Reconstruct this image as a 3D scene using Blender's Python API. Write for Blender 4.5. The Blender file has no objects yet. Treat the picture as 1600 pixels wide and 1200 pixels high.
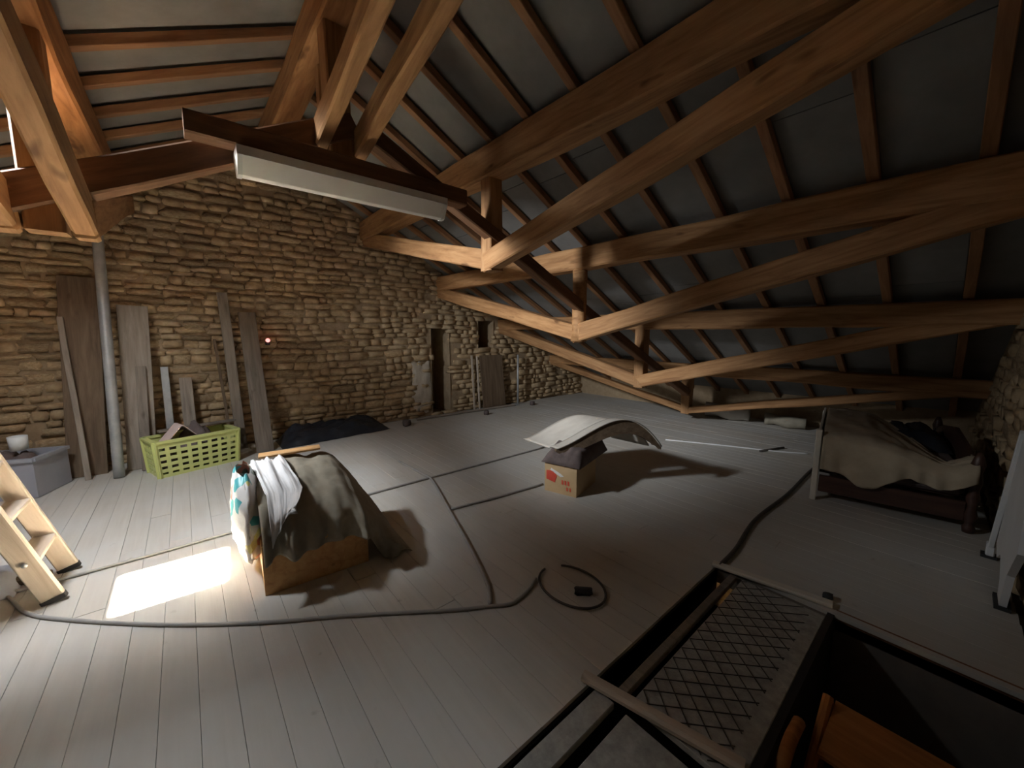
import bpy, bmesh, math, random
from mathutils import Vector, Matrix, noise
random.seed(7)
PI = math.pi
scene = bpy.context.scene
COL = scene.collection

# ------------------------------------------------------------------ camera
cam_d = bpy.data.cameras.new('camera'); cam = bpy.data.objects.new('camera', cam_d); COL.objects.link(cam)
cam_d.sensor_fit = 'HORIZONTAL'; cam_d.sensor_width = 36.0; cam_d.lens = 13.5; cam_d.clip_start = 0.02
cam.location = (0, 0, 1.5)
cam.rotation_euler = (math.radians(90 - 7.59), 0, math.radians(49.59))
scene.camera = cam

# ------------------------------------------------------------------ daylight, fill lamp and exposure
world = bpy.data.worlds.new('world'); scene.world = world; world.use_nodes = True
bg = world.node_tree.nodes['Background']
bg.inputs[0].default_value = (0.90, 0.95, 1.0, 1); bg.inputs[1].default_value = 7.0
HATCH = Vector((-3.42, -1.10, 2.845)); HX, HS = 0.45, 0.54          # roof hatch: centre, width, slope length
SUN_DIR = Vector((-3.03, -0.12, 0)) - HATCH
sun_d = bpy.data.lights.new('sun', 'SUN'); sun = bpy.data.objects.new('sun', sun_d); COL.objects.link(sun)
sun_d.energy = 15.0; sun_d.angle = math.radians(1.2); sun_d.color = (1.0, 0.90, 0.74)
sun.rotation_euler = SUN_DIR.to_track_quat('-Z', 'Y').to_euler(); sun.location = HATCH - SUN_DIR.normalized() * 3
por_d = bpy.data.lights.new('hatch_daylight', 'AREA'); por = bpy.data.objects.new('hatch_daylight', por_d); COL.objects.link(por)
por_d.shape = 'RECTANGLE'; por_d.size = HX; por_d.size_y = HS; por_d.cycles.is_portal = True
fill_d = bpy.data.lights.new('hatch_fill_lamp', 'AREA'); fill = bpy.data.objects.new('hatch_fill_lamp', fill_d); COL.objects.link(fill)   # added fill lamp below the hatch, aimed across to lift the far floor
fill_d.shape = 'RECTANGLE'; fill_d.size = 0.43; fill_d.size_y = 0.42; fill_d.energy = 3.0; fill_d.spread = math.radians(76); fill_d.color = (0.93, 0.96, 1.0)
fill.location = HATCH + Vector((0, -0.06, -0.08)); fill.rotation_euler = Vector((0.0, 0.87, -0.49)).to_track_quat('-Z', 'Y').to_euler()
LS, RS, RIDGE_Y, RIDGE_Z = 0.50, 0.52, 0.95, 3.87                    # roof slopes, ridge
la, ra = math.atan(LS), math.atan(RS)
por.location = HATCH + Vector((0, -math.sin(la), math.cos(la))) * 0.10; por.rotation_euler = (la, 0, 0)
scene.view_settings.view_transform = 'Standard'; scene.view_settings.look = 'None'
scene.view_settings.gamma = 1.0; scene.view_settings.use_curve_mapping = False
scene.view_settings.exposure = 4.2

# ------------------------------------------------------------------ materials
MATS = {}
def nodes_of(name):
    m = bpy.data.materials.new(name); m.use_nodes = True
    nt = m.node_tree; return m, nt, nt.nodes['Principled BSDF']
def ramp(nt, fac, stops):
    r = nt.nodes.new('ShaderNodeValToRGB'); e = r.color_ramp.elements
    while len(e) < len(stops): e.new(0.5)
    for i, (p, c) in enumerate(stops): e[i].position = p; e[i].color = (*c, 1)
    nt.links.new(fac, r.inputs[0]); return r.outputs[0]
def noise_tex(nt, vec, scale, detail=4, rough=0.6, dist=0.0):
    n = nt.nodes.new('ShaderNodeTexNoise'); n.inputs['Scale'].default_value = scale
    n.inputs['Detail'].default_value = detail; n.inputs['Roughness'].default_value = rough
    n.inputs['Distortion'].default_value = dist
    if vec is not None: nt.links.new(vec, n.inputs['Vector'])
    return n.outputs['Fac']
def mapped(nt, kind='Object', scale=(1, 1, 1), rand=True):
    tc = nt.nodes.new('ShaderNodeTexCoord'); mp = nt.nodes.new('ShaderNodeMapping')
    mp.inputs['Scale'].default_value = scale
    nt.links.new(tc.outputs[kind], mp.inputs['Vector'])
    if rand:
        oi = nt.nodes.new('ShaderNodeObjectInfo'); mul = nt.nodes.new('ShaderNodeMath'); mul.operation = 'MULTIPLY'
        mul.inputs[1].default_value = 37.0; nt.links.new(oi.outputs['Random'], mul.inputs[0])
        cb = nt.nodes.new('ShaderNodeCombineXYZ')
        for i in range(3): nt.links.new(mul.outputs[0], cb.inputs[i])
        nt.links.new(cb.outputs[0], mp.inputs['Location'])
    return mp.outputs[0]
def world_pos(nt):
    return nt.nodes.new('ShaderNodeNewGeometry').outputs['Position']
def bump(nt, b, h, s, d=0.01):
    n = nt.nodes.new('ShaderNodeBump'); n.inputs['Strength'].default_value = s; n.inputs['Distance'].default_value = d
    nt.links.new(h, n.inputs['Height']); nt.links.new(n.outputs[0], b.inputs['Normal'])
def mixc(nt, fac, a, b, mode='MIX'):
    m = nt.nodes.new('ShaderNodeMix'); m.data_type = 'RGBA'; m.blend_type = mode
    for k, v in ((0, fac), (6, a), (7, b)):
        if isinstance(v, (int, float)): m.inputs[k].default_value = v
        elif isinstance(v, tuple): m.inputs[k].default_value = (*v, 1)
        else: nt.links.new(v, m.inputs[k])
    return m.outputs[2]
def hue_jitter(nt, col, lo, hi):
    oi = nt.nodes.new('ShaderNodeObjectInfo'); mr = nt.nodes.new('ShaderNodeMapRange')
    mr.inputs[3].default_value = lo; mr.inputs[4].default_value = hi
    nt.links.new(oi.outputs['Random'], mr.inputs[0])
    h = nt.nodes.new('ShaderNodeHueSaturation'); nt.links.new(mr.outputs[0], h.inputs['Value']); nt.links.new(col, h.inputs['Color'])
    return h.outputs[0]
def wood(name, dark, mid, light, rough=0.75, grain=9.0, jit=(0.85, 1.15)):
    m, nt, b = nodes_of(name)
    v = mapped(nt, scale=(0.9, grain, grain))
    f = noise_tex(nt, v, 2.2, 6, 0.62, 0.6)
    c = ramp(nt, f, [(0.28, dark), (0.5, mid), (0.74, light)])
    k = noise_tex(nt, mapped(nt, scale=(1.6, 5, 5)), 1.6, 2)
    kn = ramp(nt, k, [(0.68, (1, 1, 1)), (0.76, (0.42, 0.36, 0.3))])
    c = mixc(nt, 1.0, c, kn, 'MULTIPLY')
    nt.links.new(hue_jitter(nt, c, *jit), b.inputs['Base Color'])
    b.inputs['Roughness'].default_value = rough; bump(nt, b, f, 0.35, 0.006)
    MATS[name] = m
def mottled(name, stops, scale=6, rough=0.85, bstr=0.2, jit=None, detail=5, kind='Object', metallic=0.0):
    m, nt, b = nodes_of(name)
    v = mapped(nt, kind)
    f = noise_tex(nt, v, scale, detail, 0.65)
    c = ramp(nt, f, stops)
    if jit: c = hue_jitter(nt, c, *jit)
    nt.links.new(c, b.inputs['Base Color']); b.inputs['Roughness'].default_value = rough
    b.inputs['Metallic'].default_value = metallic
    if bstr: bump(nt, b, f, bstr, 0.008)
    MATS[name] = m
wood('beam', (0.22, 0.10, 0.036), (0.37, 0.19, 0.075), (0.49, 0.28, 0.125))
wood('beam_dark', (0.11, 0.05, 0.022), (0.19, 0.09, 0.04), (0.28, 0.14, 0.065))
wood('rafter_wood', (0.20, 0.095, 0.045), (0.31, 0.155, 0.07), (0.42, 0.23, 0.11))
wood('grey_wood', (0.17, 0.14, 0.11), (0.28, 0.235, 0.19), (0.38, 0.33, 0.27), jit=(0.7, 1.2))
wood('brown_board', (0.10, 0.065, 0.04), (0.17, 0.115, 0.07), (0.24, 0.17, 0.11))
wood('pale_wood', (0.46, 0.37, 0.28), (0.57, 0.48, 0.38), (0.66, 0.57, 0.47))
wood('box_wood', (0.46, 0.24, 0.09), (0.62, 0.36, 0.15), (0.70, 0.45, 0.22))
wood('stair_wood', (0.30, 0.10, 0.02), (0.45, 0.17, 0.04), (0.58, 0.25, 0.07))
wood('bed_wood', (0.035, 0.016, 0.012), (0.06, 0.028, 0.02), (0.09, 0.045, 0.03), rough=0.45)
mottled('stone', [(0.25, (0.24, 0.16, 0.085)), (0.5, (0.40, 0.29, 0.165)), (0.75, (0.56, 0.44, 0.29))], 7, 0.95, 0.6, (0.72, 1.25))
mottled('mortar', [(0.3, (0.30, 0.215, 0.125)), (0.7, (0.43, 0.325, 0.21))], 9, 1.0, 0.8)
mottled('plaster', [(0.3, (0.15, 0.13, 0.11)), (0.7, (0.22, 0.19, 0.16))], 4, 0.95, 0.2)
mottled('ceiling_board', [(0.3, (0.195, 0.192, 0.182)), (0.7, (0.25, 0.247, 0.235))], 3, 0.9, 0.05, (0.93, 1.05))
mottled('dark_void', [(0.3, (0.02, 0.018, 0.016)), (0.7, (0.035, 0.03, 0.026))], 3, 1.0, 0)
mottled('old_plaster', [(0.3, (0.42, 0.36, 0.28)), (0.7, (0.60, 0.54, 0.44))], 7, 0.95, 0.4)
mottled('dusty_joint', [(0.3, (0.15, 0.135, 0.11)), (0.7, (0.22, 0.20, 0.17))], 5, 1.0, 0)
mottled('white_metal', [(0.3, (0.74, 0.73, 0.69)), (0.7, (0.82, 0.81, 0.77))], 5, 0.5, 0)
mottled('diffuser', [(0.3, (0.82, 0.80, 0.74)), (0.7, (0.88, 0.86, 0.80))], 3, 0.35, 0)
mottled('galvanised', [(0.3, (0.36, 0.37, 0.37)), (0.7, (0.50, 0.51, 0.50))], 8, 0.5, 0.05, metallic=0.35)
mottled('grey_plastic', [(0.3, (0.34, 0.35, 0.40)), (0.7, (0.42, 0.43, 0.48))], 3, 0.6, 0.03)
mottled('white_plastic', [(0.3, (0.70, 0.71, 0.71)), (0.7, (0.78, 0.79, 0.79))], 3, 0.45, 0.02)
mottled('green_plastic', [(0.3, (0.60, 0.64, 0.22)), (0.7, (0.68, 0.72, 0.29))], 3, 0.5, 0.02)
mottled('black_plastic', [(0.3, (0.012, 0.015, 0.022)), (0.7, (0.03, 0.035, 0.045))], 6, 0.4, 0.3)
mottled('rubber', [(0.3, (0.02, 0.02, 0.02)), (0.7, (0.04, 0.04, 0.04))], 6, 0.7, 0)
mottled('grey_cable', [(0.3, (0.30, 0.29, 0.28)), (0.7, (0.40, 0.39, 0.37))], 10, 0.6, 0)
mottled('dark_cable', [(0.3, (0.05, 0.045, 0.04)), (0.7, (0.09, 0.08, 0.07))], 10, 0.6, 0)
mottled('drape', [(0.25, (0.20, 0.175, 0.13)), (0.55, (0.31, 0.28, 0.215)), (0.8, (0.42, 0.38, 0.30))], 4, 0.9, 0.3)
mottled('white_sheet', [(0.3, (0.66, 0.66, 0.66)), (0.7, (0.80, 0.80, 0.80))], 6, 0.6, 0.2)
mottled('blanket', [(0.3, (0.36, 0.29, 0.20)), (0.7, (0.48, 0.40, 0.29))], 5, 0.95, 0.3)
mottled('cardboard', [(0.3, (0.55, 0.38, 0.20)), (0.7, (0.64, 0.46, 0.26))], 4, 0.85, 0.05)
mottled('dark_textile', [(0.3, (0.10, 0.075, 0.07)), (0.7, (0.17, 0.13, 0.12))], 9, 0.95, 0.4)
mottled('pale_sheet', [(0.3, (0.50, 0.46, 0.40)), (0.7, (0.62, 0.58, 0.51))], 5, 0.7, 0.05)
mottled('red_print', [(0.3, (0.62, 0.06, 0.04)), (0.7, (0.75, 0.12, 0.06))], 5, 0.6, 0)
mottled('white_print', [(0.3, (0.80, 0.78, 0.74)), (0.7, (0.86, 0.84, 0.80))], 5, 0.6, 0)
mottled('pink_card', [(0.3, (0.62, 0.46, 0.42)), (0.7, (0.72, 0.57, 0.52))], 5, 0.8, 0)
mottled('hatch_cover', [(0.25, (0.25, 0.24, 0.215)), (0.5, (0.36, 0.345, 0.31)), (0.78, (0.50, 0.48, 0.44))], 22, 0.95, 0.4)
mottled('cream_paint', [(0.3, (0.62, 0.57, 0.48)), (0.7, (0.70, 0.66, 0.57))], 6, 0.6, 0.05)
def bag_print():
    m, nt, b = nodes_of('printed_bag')
    v = mapped(nt, rand=False)
    vo = nt.nodes.new('ShaderNodeTexVoronoi'); vo.inputs['Scale'].default_value = 13; nt.links.new(v, vo.inputs['Vector'])
    sep = nt.nodes.new('ShaderNodeSeparateColor'); nt.links.new(vo.outputs['Color'], sep.inputs[0])
    c = ramp(nt, sep.outputs[0], [(0.0, (0.80, 0.80, 0.78)), (0.70, (0.78, 0.76, 0.72)), (0.72, (0.10, 0.48, 0.52)), (0.82, (0.70, 0.30, 0.22)), (0.9, (0.75, 0.72, 0.30)), (0.96, (0.2, 0.25, 0.2))])
    for e in c.node.color_ramp.elements: pass
    c.node.color_ramp.interpolation = 'CONSTANT'
    nt.links.new(c, b.inputs['Base Color']); b.inputs['Roughness'].default_value = 0.4
    bump(nt, b, noise_tex(nt, v, 14, 4), 0.3, 0.01); MATS['printed_bag'] = m
bag_print()
def floor_mat():
    m, nt, b = nodes_of('floor_boards')
    g = noise_tex(nt, mapped(nt, scale=(0.8, 14, 14)), 2.0, 6, 0.6, 0.4)
    c = ramp(nt, g, [(0.3, (0.48, 0.445, 0.385)), (0.6, (0.545, 0.51, 0.45)), (0.8, (0.58, 0.55, 0.49))])
    c = hue_jitter(nt, c, 0.97, 1.03)
    p = world_pos(nt)
    d = noise_tex(nt, p, 1.3, 5, 0.6)
    dust = ramp(nt, d, [(0.35, (0.0, 0.0, 0.0)), (0.7, (1, 1, 1))])
    c = mixc(nt, dust, c, (0.56, 0.55, 0.52))
    s = noise_tex(nt, p, 9, 3, 0.5)
    st = ramp(nt, s, [(0.70, (1, 1, 1)), (0.78, (0.6, 0.58, 0.55))])
    c = mixc(nt, 0.7, c, st, 'MULTIPLY')
    nt.links.new(c, b.inputs['Base Color']); b.inputs['Roughness'].default_value = 0.7
    bump(nt, b, g, 0.15, 0.003); MATS['floor_boards'] = m
floor_mat()
def emit(name, col, s):
    m, nt, b = nodes_of(name); b.inputs['Base Color'].default_value = (*col, 1)
    b.inputs['Emission Color'].default_value = (*col, 1); b.inputs['Emission Strength'].default_value = s; MATS[name] = m
emit('red_glow', (1.0, 0.28, 0.25), 0.12)

# ------------------------------------------------------------------ helpers
def tag(o, label=None, cat=None, group=None, kind=None):
    if label: o['label'] = label
    if cat: o['category'] = cat
    if group: o['group'] = group
    if kind: o['kind'] = kind
    return o
def empty(name, loc, label, cat, rz=0.0, group=None):
    o = bpy.data.objects.new(name, None); COL.objects.link(o); o.location = loc; o.rotation_euler = (0, 0, rz)
    o.empty_display_size = 0.1
    return tag(o, label, cat, group)
def pmat(parent):
    m = Matrix.Identity(4)
    chain = []
    while parent is not None: chain.append(parent); parent = parent.parent
    for p in reversed(chain): m = m @ p.matrix_basis
    return m
def link(name, mesh, mat, parent=None, world_m=None, local_m=None):
    """an object; world_m places it in the room, local_m inside its parent"""
    o = bpy.data.objects.new(name, mesh); COL.objects.link(o)
    if mat and not mesh.materials: mesh.materials.append(MATS[mat])
    if parent is not None: o.parent = parent
    if local_m is not None: o.matrix_basis = local_m
    elif world_m is not None: o.matrix_basis = pmat(parent).inverted() @ world_m
    elif parent is not None: o.matrix_basis = pmat(parent).inverted()
    return o
def to_mesh(bm, name, smooth=False):
    bmesh.ops.recalc_face_normals(bm, faces=bm.faces[:])
    me = bpy.data.meshes.new(name); bm.to_mesh(me); bm.free()
    if smooth: me.polygons.foreach_set('use_smooth', [True] * len(me.polygons))
    return me
def bm_box(bm, c, s, m=None):
    x, y, z = c; a, b, d = s[0] / 2, s[1] / 2, s[2] / 2
    vs = [bm.verts.new((x + i * a, y + j * b, z + k * d)) for i in (-1, 1) for j in (-1, 1) for k in (-1, 1)]
    for f in ((0, 1, 3, 2), (4, 6, 7, 5), (0, 4, 5, 1), (2, 3, 7, 6), (0, 2, 6, 4), (1, 5, 7, 3)):
        bm.faces.new([vs[i] for i in f])
    if m is not None:
        for v in vs: v.co = m @ v.co
    return vs
def chamfer_bar(L, w, h, ch=0.012, seg=1, wob=0.0, seed=0):
    """bar along local X from 0 to L, chamfered edges, slightly uneven"""
    bm = bmesh.new(); a, b = w / 2, h / 2
    prof = [(-a + ch, -b), (a - ch, -b), (a, -b + ch), (a, b - ch), (a - ch, b), (-a + ch, b), (-a, b - ch), (-a, -b + ch)]
    rings = []
    for i in range(seg + 1):
        x = L * i / seg; r = []
        for (y, z) in prof:
            dy = wob * noise.noise(Vector((x * 1.3, y * 4 + seed * 7.1, z * 4)))
            dz = wob * noise.noise(Vector((x * 1.3 + 31, y * 4 + seed * 7.1, z * 4)))
            r.append(bm.verts.new((x, y + dy, z + dz)))
        rings.append(r)
    for i in range(seg):
        for j in range(8):
            bm.faces.new((rings[i][j], rings[i][(j + 1) % 8], rings[i + 1][(j + 1) % 8], rings[i + 1][j]))
    bm.faces.new(rings[0]); bm.faces.new(rings[-1][::-1])
    return to_mesh(bm, 'bar')
def frame_from(p0, p1, up=(0, 0, 1)):
    p0, p1 = Vector(p0), Vector(p1); x = (p1 - p0).normalized(); u = Vector(up)
    y = u.cross(x)
    if y.length < 1e-4: y = Vector((0, 1, 0)).cross(x)
    y.normalize(); z = x.cross(y)
    m = Matrix((x, y, z)).transposed().to_4x4(); m.translation = p0
    return m, (p1 - p0).length
SEED = [0]
def bar(name, p0, p1, w, h, mat, parent=None, up=(0, 0, 1), ch=0.012, seg=None, wob=0.0):
    m, L = frame_from(p0, p1, up); SEED[0] += 1
    me = chamfer_bar(L, w, h, min(ch, w * 0.3, h * 0.3), seg or 1, wob, SEED[0])
    return link(name, me, mat, parent, m)
def boxo(name, c, s, mat, parent=None, rz=0.0, bev=0.0):
    bm = bmesh.new(); bm_box(bm, (0, 0, 0), s)
    if bev: bmesh.ops.bevel(bm, geom=bm.edges[:], offset=bev, segments=1, affect='EDGES')
    return link(name, to_mesh(bm, name), mat, parent, Matrix.Translation(c) @ Matrix.Rotation(rz, 4, 'Z'))
def spline(pts, n=8):
    P = [Vector(p) for p in pts]; out = []
    for i in range(len(P) - 1):
        a = P[i - 1] if i else P[0] * 2 - P[1]; b, c = P[i], P[i + 1]
        d = P[i + 2] if i + 2 < len(P) else P[-1] * 2 - P[-2]
        for k in range(n):
            t = k / n
            out.append(0.5 * ((2 * b) + (c - a) * t + (2 * a - 5 * b + 4 * c - d) * t * t + (3 * b - a - 3 * c + d) * t ** 3))
    out.append(P[-1]); return out
def tube_mesh(pts, rad, sides=8, cap=True):
    bm = bmesh.new(); rings = []; n = len(pts)
    for i, p in enumerate(pts):
        p = Vector(p); t = (Vector(pts[min(i + 1, n - 1)]) - Vector(pts[max(i - 1, 0)])).normalized()
        u = Vector((0, 0, 1)) if abs(t.z) < 0.9 else Vector((1, 0, 0))
        s = t.cross(u).normalized(); w = s.cross(t); r = rad[i] if isinstance(rad, (list, tuple)) else rad
        rings.append([bm.verts.new(p + (s * math.cos(2 * PI * k / sides) + w * math.sin(2 * PI * k / sides)) * r) for k in range(sides)])
    for i in range(n - 1):
        for k in range(sides):
            bm.faces.new((rings[i][k], rings[i][(k + 1) % sides], rings[i + 1][(k + 1) % sides], rings[i + 1][k]))
    if cap: bm.faces.new(rings[0]); bm.faces.new(rings[-1][::-1])
    return to_mesh(bm, 'tube', True)
def grid_mesh(fn, nu, nv, thick=0.0, smooth=True):
    bm = bmesh.new()
    P = [[Vector(fn(i / nu, j / nv)) for j in range(nv + 1)] for i in range(nu + 1)]
    V = [[bm.verts.new(P[i][j]) for j in range(nv + 1)] for i in range(nu + 1)]
    for i in range(nu):
        for j in range(nv): bm.faces.new((V[i][j], V[i + 1][j], V[i + 1][j + 1], V[i][j + 1]))
    bmesh.ops.recalc_face_normals(bm, faces=bm.faces[:])
    if thick:
        bm.normal_update()
        bmesh.ops.solidify(bm, geom=bm.faces[:], thickness=thick)
    return to_mesh(bm, 'sheet', smooth)
def prism(poly, x0, x1):
    """polygon in (y, z) extruded along x"""
    bm = bmesh.new()
    a = [bm.verts.new((x0, y, z)) for y, z in poly]; b = [bm.verts.new((x1, y, z)) for y, z in poly]
    n = len(poly)
    for i in range(n): bm.faces.new((a[i], a[(i + 1) % n], b[(i + 1) % n], b[i]))
    bm.faces.new(a); bm.faces.new(b[::-1])
    return to_mesh(bm, 'prism')
def lathe(prof, sides=16):
    bm = bmesh.new(); rings = []
    for r, z in prof: rings.append([bm.verts.new((r * math.cos(2 * PI * k / sides), r * math.sin(2 * PI * k / sides), z)) for k in range(sides)])
    for i in range(len(prof) - 1):
        for k in range(sides): bm.faces.new((rings[i][k], rings[i][(k + 1) % sides], rings[i + 1][(k + 1) % sides], rings[i + 1][k]))
    bm.faces.new(rings[0]); bm.faces.new(rings[-1])
    return to_mesh(bm, 'lathe', True)
def fbm(x, y, z=0.0): return noise.fractal(Vector((x, y, z)), 0.8, 2.0, 4)

GX = -6.2                                     # face of the stone gable
YL, YR = -5.6, 7.6                            # the two eaves
def wall_x(y): return 0.29 + 0.045 * (4.3 - y)
def roof_z(y): return RIDGE_Z - RS * (y - RIDGE_Y) if y > RIDGE_Y else RIDGE_Z - LS * (RIDGE_Y - y)

# ------------------------------------------------------------------ floor
OPX0, OPX1, OPY0, OPY1 = -0.90, -0.33, 0.25, 2.53   # covered slot beside the stairs
bm = bmesh.new()
for (x0, x1, y0, y1) in ((-6.5, OPX0, YL, YR + 0.3), (OPX0, 0.9, YL, OPY0), (OPX0, 0.9, 2.60, YR + 0.3), (OPX0, OPX1, OPY1, 2.60)):
    bm_box(bm, ((x0 + x1) / 2, (y0 + y1) / 2, -0.075), (x1 - x0, y1 - y0, 0.09))
floor = tag(link('floor', to_mesh(bm, 'floor'), 'dusty_joint'), 'grey dusty wooden plank floor of the attic', kind='structure')
BW = 0.125; y = -2.45; rows = 0
board_cache = {}
while y < YR - 0.02:
    w = min(BW, YR - y); yc = y + w / 2
    xmax = OPX0 - 0.004 if OPY0 - 0.02 < yc < 2.60 else wall_x(yc) - 0.005
    cuts = [GX]
    c = GX + random.uniform(1.6, 4.2)
    while c < xmax - 0.8: cuts.append(c); c += random.uniform(2.6, 4.2)
    cuts.append(xmax)
    for a, b in zip(cuts[:-1], cuts[1:]):
        me = chamfer_bar(b - a - 0.003, w - 0.0014, 0.026, 0.0008)
        link('floor_board', me, 'floor_boards', floor, Matrix.Translation((a, yc, -0.0135 + random.uniform(-0.001, 0.0008))))
    y += w
bm = bmesh.new(); bm_box(bm, ((-6.2 + 0.6) / 2, (YL - 2.45) / 2, -0.0145), (6.8, -2.45 - YL, 0.026))
tag(link('plain_boarding', to_mesh(bm, 'pb'), 'floor_boards', floor), kind='stuff')

# ------------------------------------------------------------------ gable wall of rubble stone
NICHES = [(3.37, 3.75, 0.0, 1.60, 0.60), (4.40, 4.78, 1.20, 1.74, 0.50)]
def in_niche(y0, y1, z0, z1, pad=0.0):
    return any(y1 > a - pad and y0 < b + pad and z1 > c - pad and z0 < d + pad for a, b, c, d, e in NICHES)
bm = bmesh.new(); FX = GX - 0.012
ys = sorted(set([round(-5.8 + 0.1 * i, 3) for i in range(0, 137)] + [3.37, 3.75, 4.40, 4.78]))
zs = sorted(set([round(0.1 * i, 3) for i in range(0, 42)] + [1.74]))
vc = {}
def wv(y, z):
    k = (y, z)
    if k not in vc:
        zz = min(z, roof_z(y) + 0.12)
        vc[k] = bm.verts.new((FX + 0.02 * noise.noise(Vector((y * 3, z * 3, 0))), y, zz))
    return vc[k]
for i in range(len(ys) - 1):
    for j in range(len(zs) - 1):
        ym, zm = (ys[i] + ys[i + 1]) / 2, (zs[j] + zs[j + 1]) / 2
        if in_niche(ym, ym, zm, zm) or zs[j] > roof_z(ym) + 0.1: continue
        try: bm.faces.new((wv(ys[i], zs[j]), wv(ys[i + 1], zs[j]), wv(ys[i + 1], zs[j + 1]), wv(ys[i], zs[j + 1])))
        except ValueError: pass
for a, b, c, d, e in NICHES:
    V = lambda x, y, z: bm.verts.new((x, y, z))
    f0, f1 = FX + 0.02, FX - e
    for q in (((f1, a, c), (f1, b, c), (f1, b, d), (f1, a, d)), ((f0, a, c), (f1, a, c), (f1, a, d), (f0, a, d)), ((f0, b, c), (f1, b, c), (f1, b, d), (f0, b, d)), ((f0, a, d), (f1, a, d), (f1, b, d), (f0, b, d)), ((f0, a, c), (f1, a, c), (f1, b, c), (f0, b, c))):
        bm.faces.new([V(*p) for p in q])
bm_box(bm, (-6.95, 0.9, 2.0), (0.2, 14.0, 4.6))
wall_gable = tag(link('wall_gable', to_mesh(bm, 'wall_gable'), 'mortar'), 'rubble stone gable wall with tan limestone courses', kind='structure')

def stone_mesh(seed):
    rng = random.Random(seed); bm = bmesh.new()
    bmesh.ops.create_cube(bm, size=1.0)
    bmesh.ops.subdivide_edges(bm, edges=bm.edges[:], cuts=1, use_grid_fill=True)
    for v in bm.verts:
        p = v.co * 2
        q = Vector([math.copysign(abs(t) ** 0.9, t) for t in p]); n = max(1e-6, (abs(q.x) ** 7 + abs(q.y) ** 7 + abs(q.z) ** 7) ** (1 / 7))
        q = q / n * 0.51
        v.co = q + Vector([rng.uniform(-0.085, 0.085) for _ in range(3)])
    return to_mesh(bm, 'stone', True)
STONES = [stone_mesh(i) for i in range(12)]
for s in STONES: s.materials.append(MATS['stone'])
def cproj(p):
    v = cam_inv @ Vector(p); return 1e9 if v.z > -0.2 else -v.z
cam_inv = (Matrix.Translation(cam.location) @ cam.rotation_euler.to_matrix().to_4x4()).inverted()
def lay_stones(wall, s0, s1, ztop, skip, place, limit):
    cand = []; z = 0.0
    while z < 4.0:
        ch = random.uniform(0.055, 0.135); s = s0 + random.uniform(-0.2, 0)
        while s < s1:
            w = random.choice((0.75, 1, 1.3)) * random.uniform(0.10, 0.30) * (0.8 + ch * 3)
            sh = ch * random.uniform(0.82, 1.04); zc = z + ch / 2 + random.uniform(-0.012, 0.012) + 0.02 * math.sin(s * 1.7 + z * 2)
            sc = s + w / 2
            if zc + sh / 2 < ztop(sc) and zc - sh / 2 > -0.02 and s > s0 - 0.05 and s + w < s1 and not skip(s, s + w, zc - sh / 2, zc + sh / 2) and random.random() > 0.03:
                d = random.uniform(0.07, 0.13)
                M = place(sc, zc) @ Matrix.Rotation(random.uniform(-0.07, 0.07), 4, 'X') @ Matrix.Diagonal((d, (w - 0.012), sh - 0.006, 1))
                dep = cproj(M.translation)
                cand.append((w * sh / dep ** 2, M))
            s += w
        z += ch
    cand.sort(key=lambda t: -t[0])
    for k, (a, M) in enumerate(cand[:limit]): link('stone', random.choice(STONES), None, wall, M)
    rest = cand[limit:]
    if rest:
        bm = bmesh.new()
        for a, M in rest:
            n0 = len(bm.verts); bm.from_mesh(random.choice(STONES)); bm.verts.ensure_lookup_table()
            for v in bm.verts[n0:]: v.co = M @ v.co
        tag(link('smaller_stones', to_mesh(bm, 'smaller_stones', True), 'stone', wall), kind='stuff')
lay_stones(wall_gable, -2.6, YR, lambda y: roof_z(y) + 0.06, lambda a, b, c, d: in_niche(a, b, c, d, -0.06),
           lambda s, z: Matrix.Translation((GX - 0.025 + random.uniform(-0.012, 0.012), s, z)), 300)

def plaster(y0, y1, z0, z1, seed, mat):
    def f(u, v):
        cy, cz = (y0 + y1) / 2, (z0 + z1) / 2; a, b = 2 * u - 1, 2 * v - 1
        r = 1 + 0.22 * fbm(a * 1.5 + seed, b * 1.5, seed)
        return (GX + 0.034 - 0.03 * max(abs(a), abs(b)) ** 4 + 0.006 * fbm(a * 3, b * 3, seed), cy + a * (y1 - y0) / 2 * r, max(0.01, cz + b * (z1 - z0) / 2 * r))
    link('plaster_patch', grid_mesh(f, 16, 16), mat, wall_gable)
plaster(2.98, 3.34, 0.12, 1.0, 1.7, 'old_plaster')
# right-hand stone wall, a little out of square
bm = bmesh.new()
pts = [(wall_x(YL) + 0.03, YL), (wall_x(YR) + 0.03, YR + 0.3)]
q = [(pts[0][0], pts[0][1]), (pts[1][0], pts[1][1]), (1.3, YR + 0.3), (1.3, YL)]
a = [bm.verts.new((x, y, -0.1)) for x, y in q]; b = [bm.verts.new((x, y, 4.4)) for x, y in q]
for i in range(4): bm.faces.new((a[i], a[(i + 1) % 4], b[(i + 1) % 4], b[i]))
bm.faces.new(a); bm.faces.new(b)
wall_right = tag(link('wall_right', to_mesh(bm, 'wall_right'), 'mortar'), 'dim stone wall at the right behind the bed', kind='structure')
wr = math.atan(0.045)
lay_stones(wall_right, 1.8, YR, lambda y: roof_z(y) + 0.02, lambda a, b, c, d: False,
           lambda s, z: Matrix.Translation((wall_x(s) + 0.06 + random.uniform(-0.01, 0.015), s, z)) @ Matrix.Rotation(wr, 4, 'Z'), 200)
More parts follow.
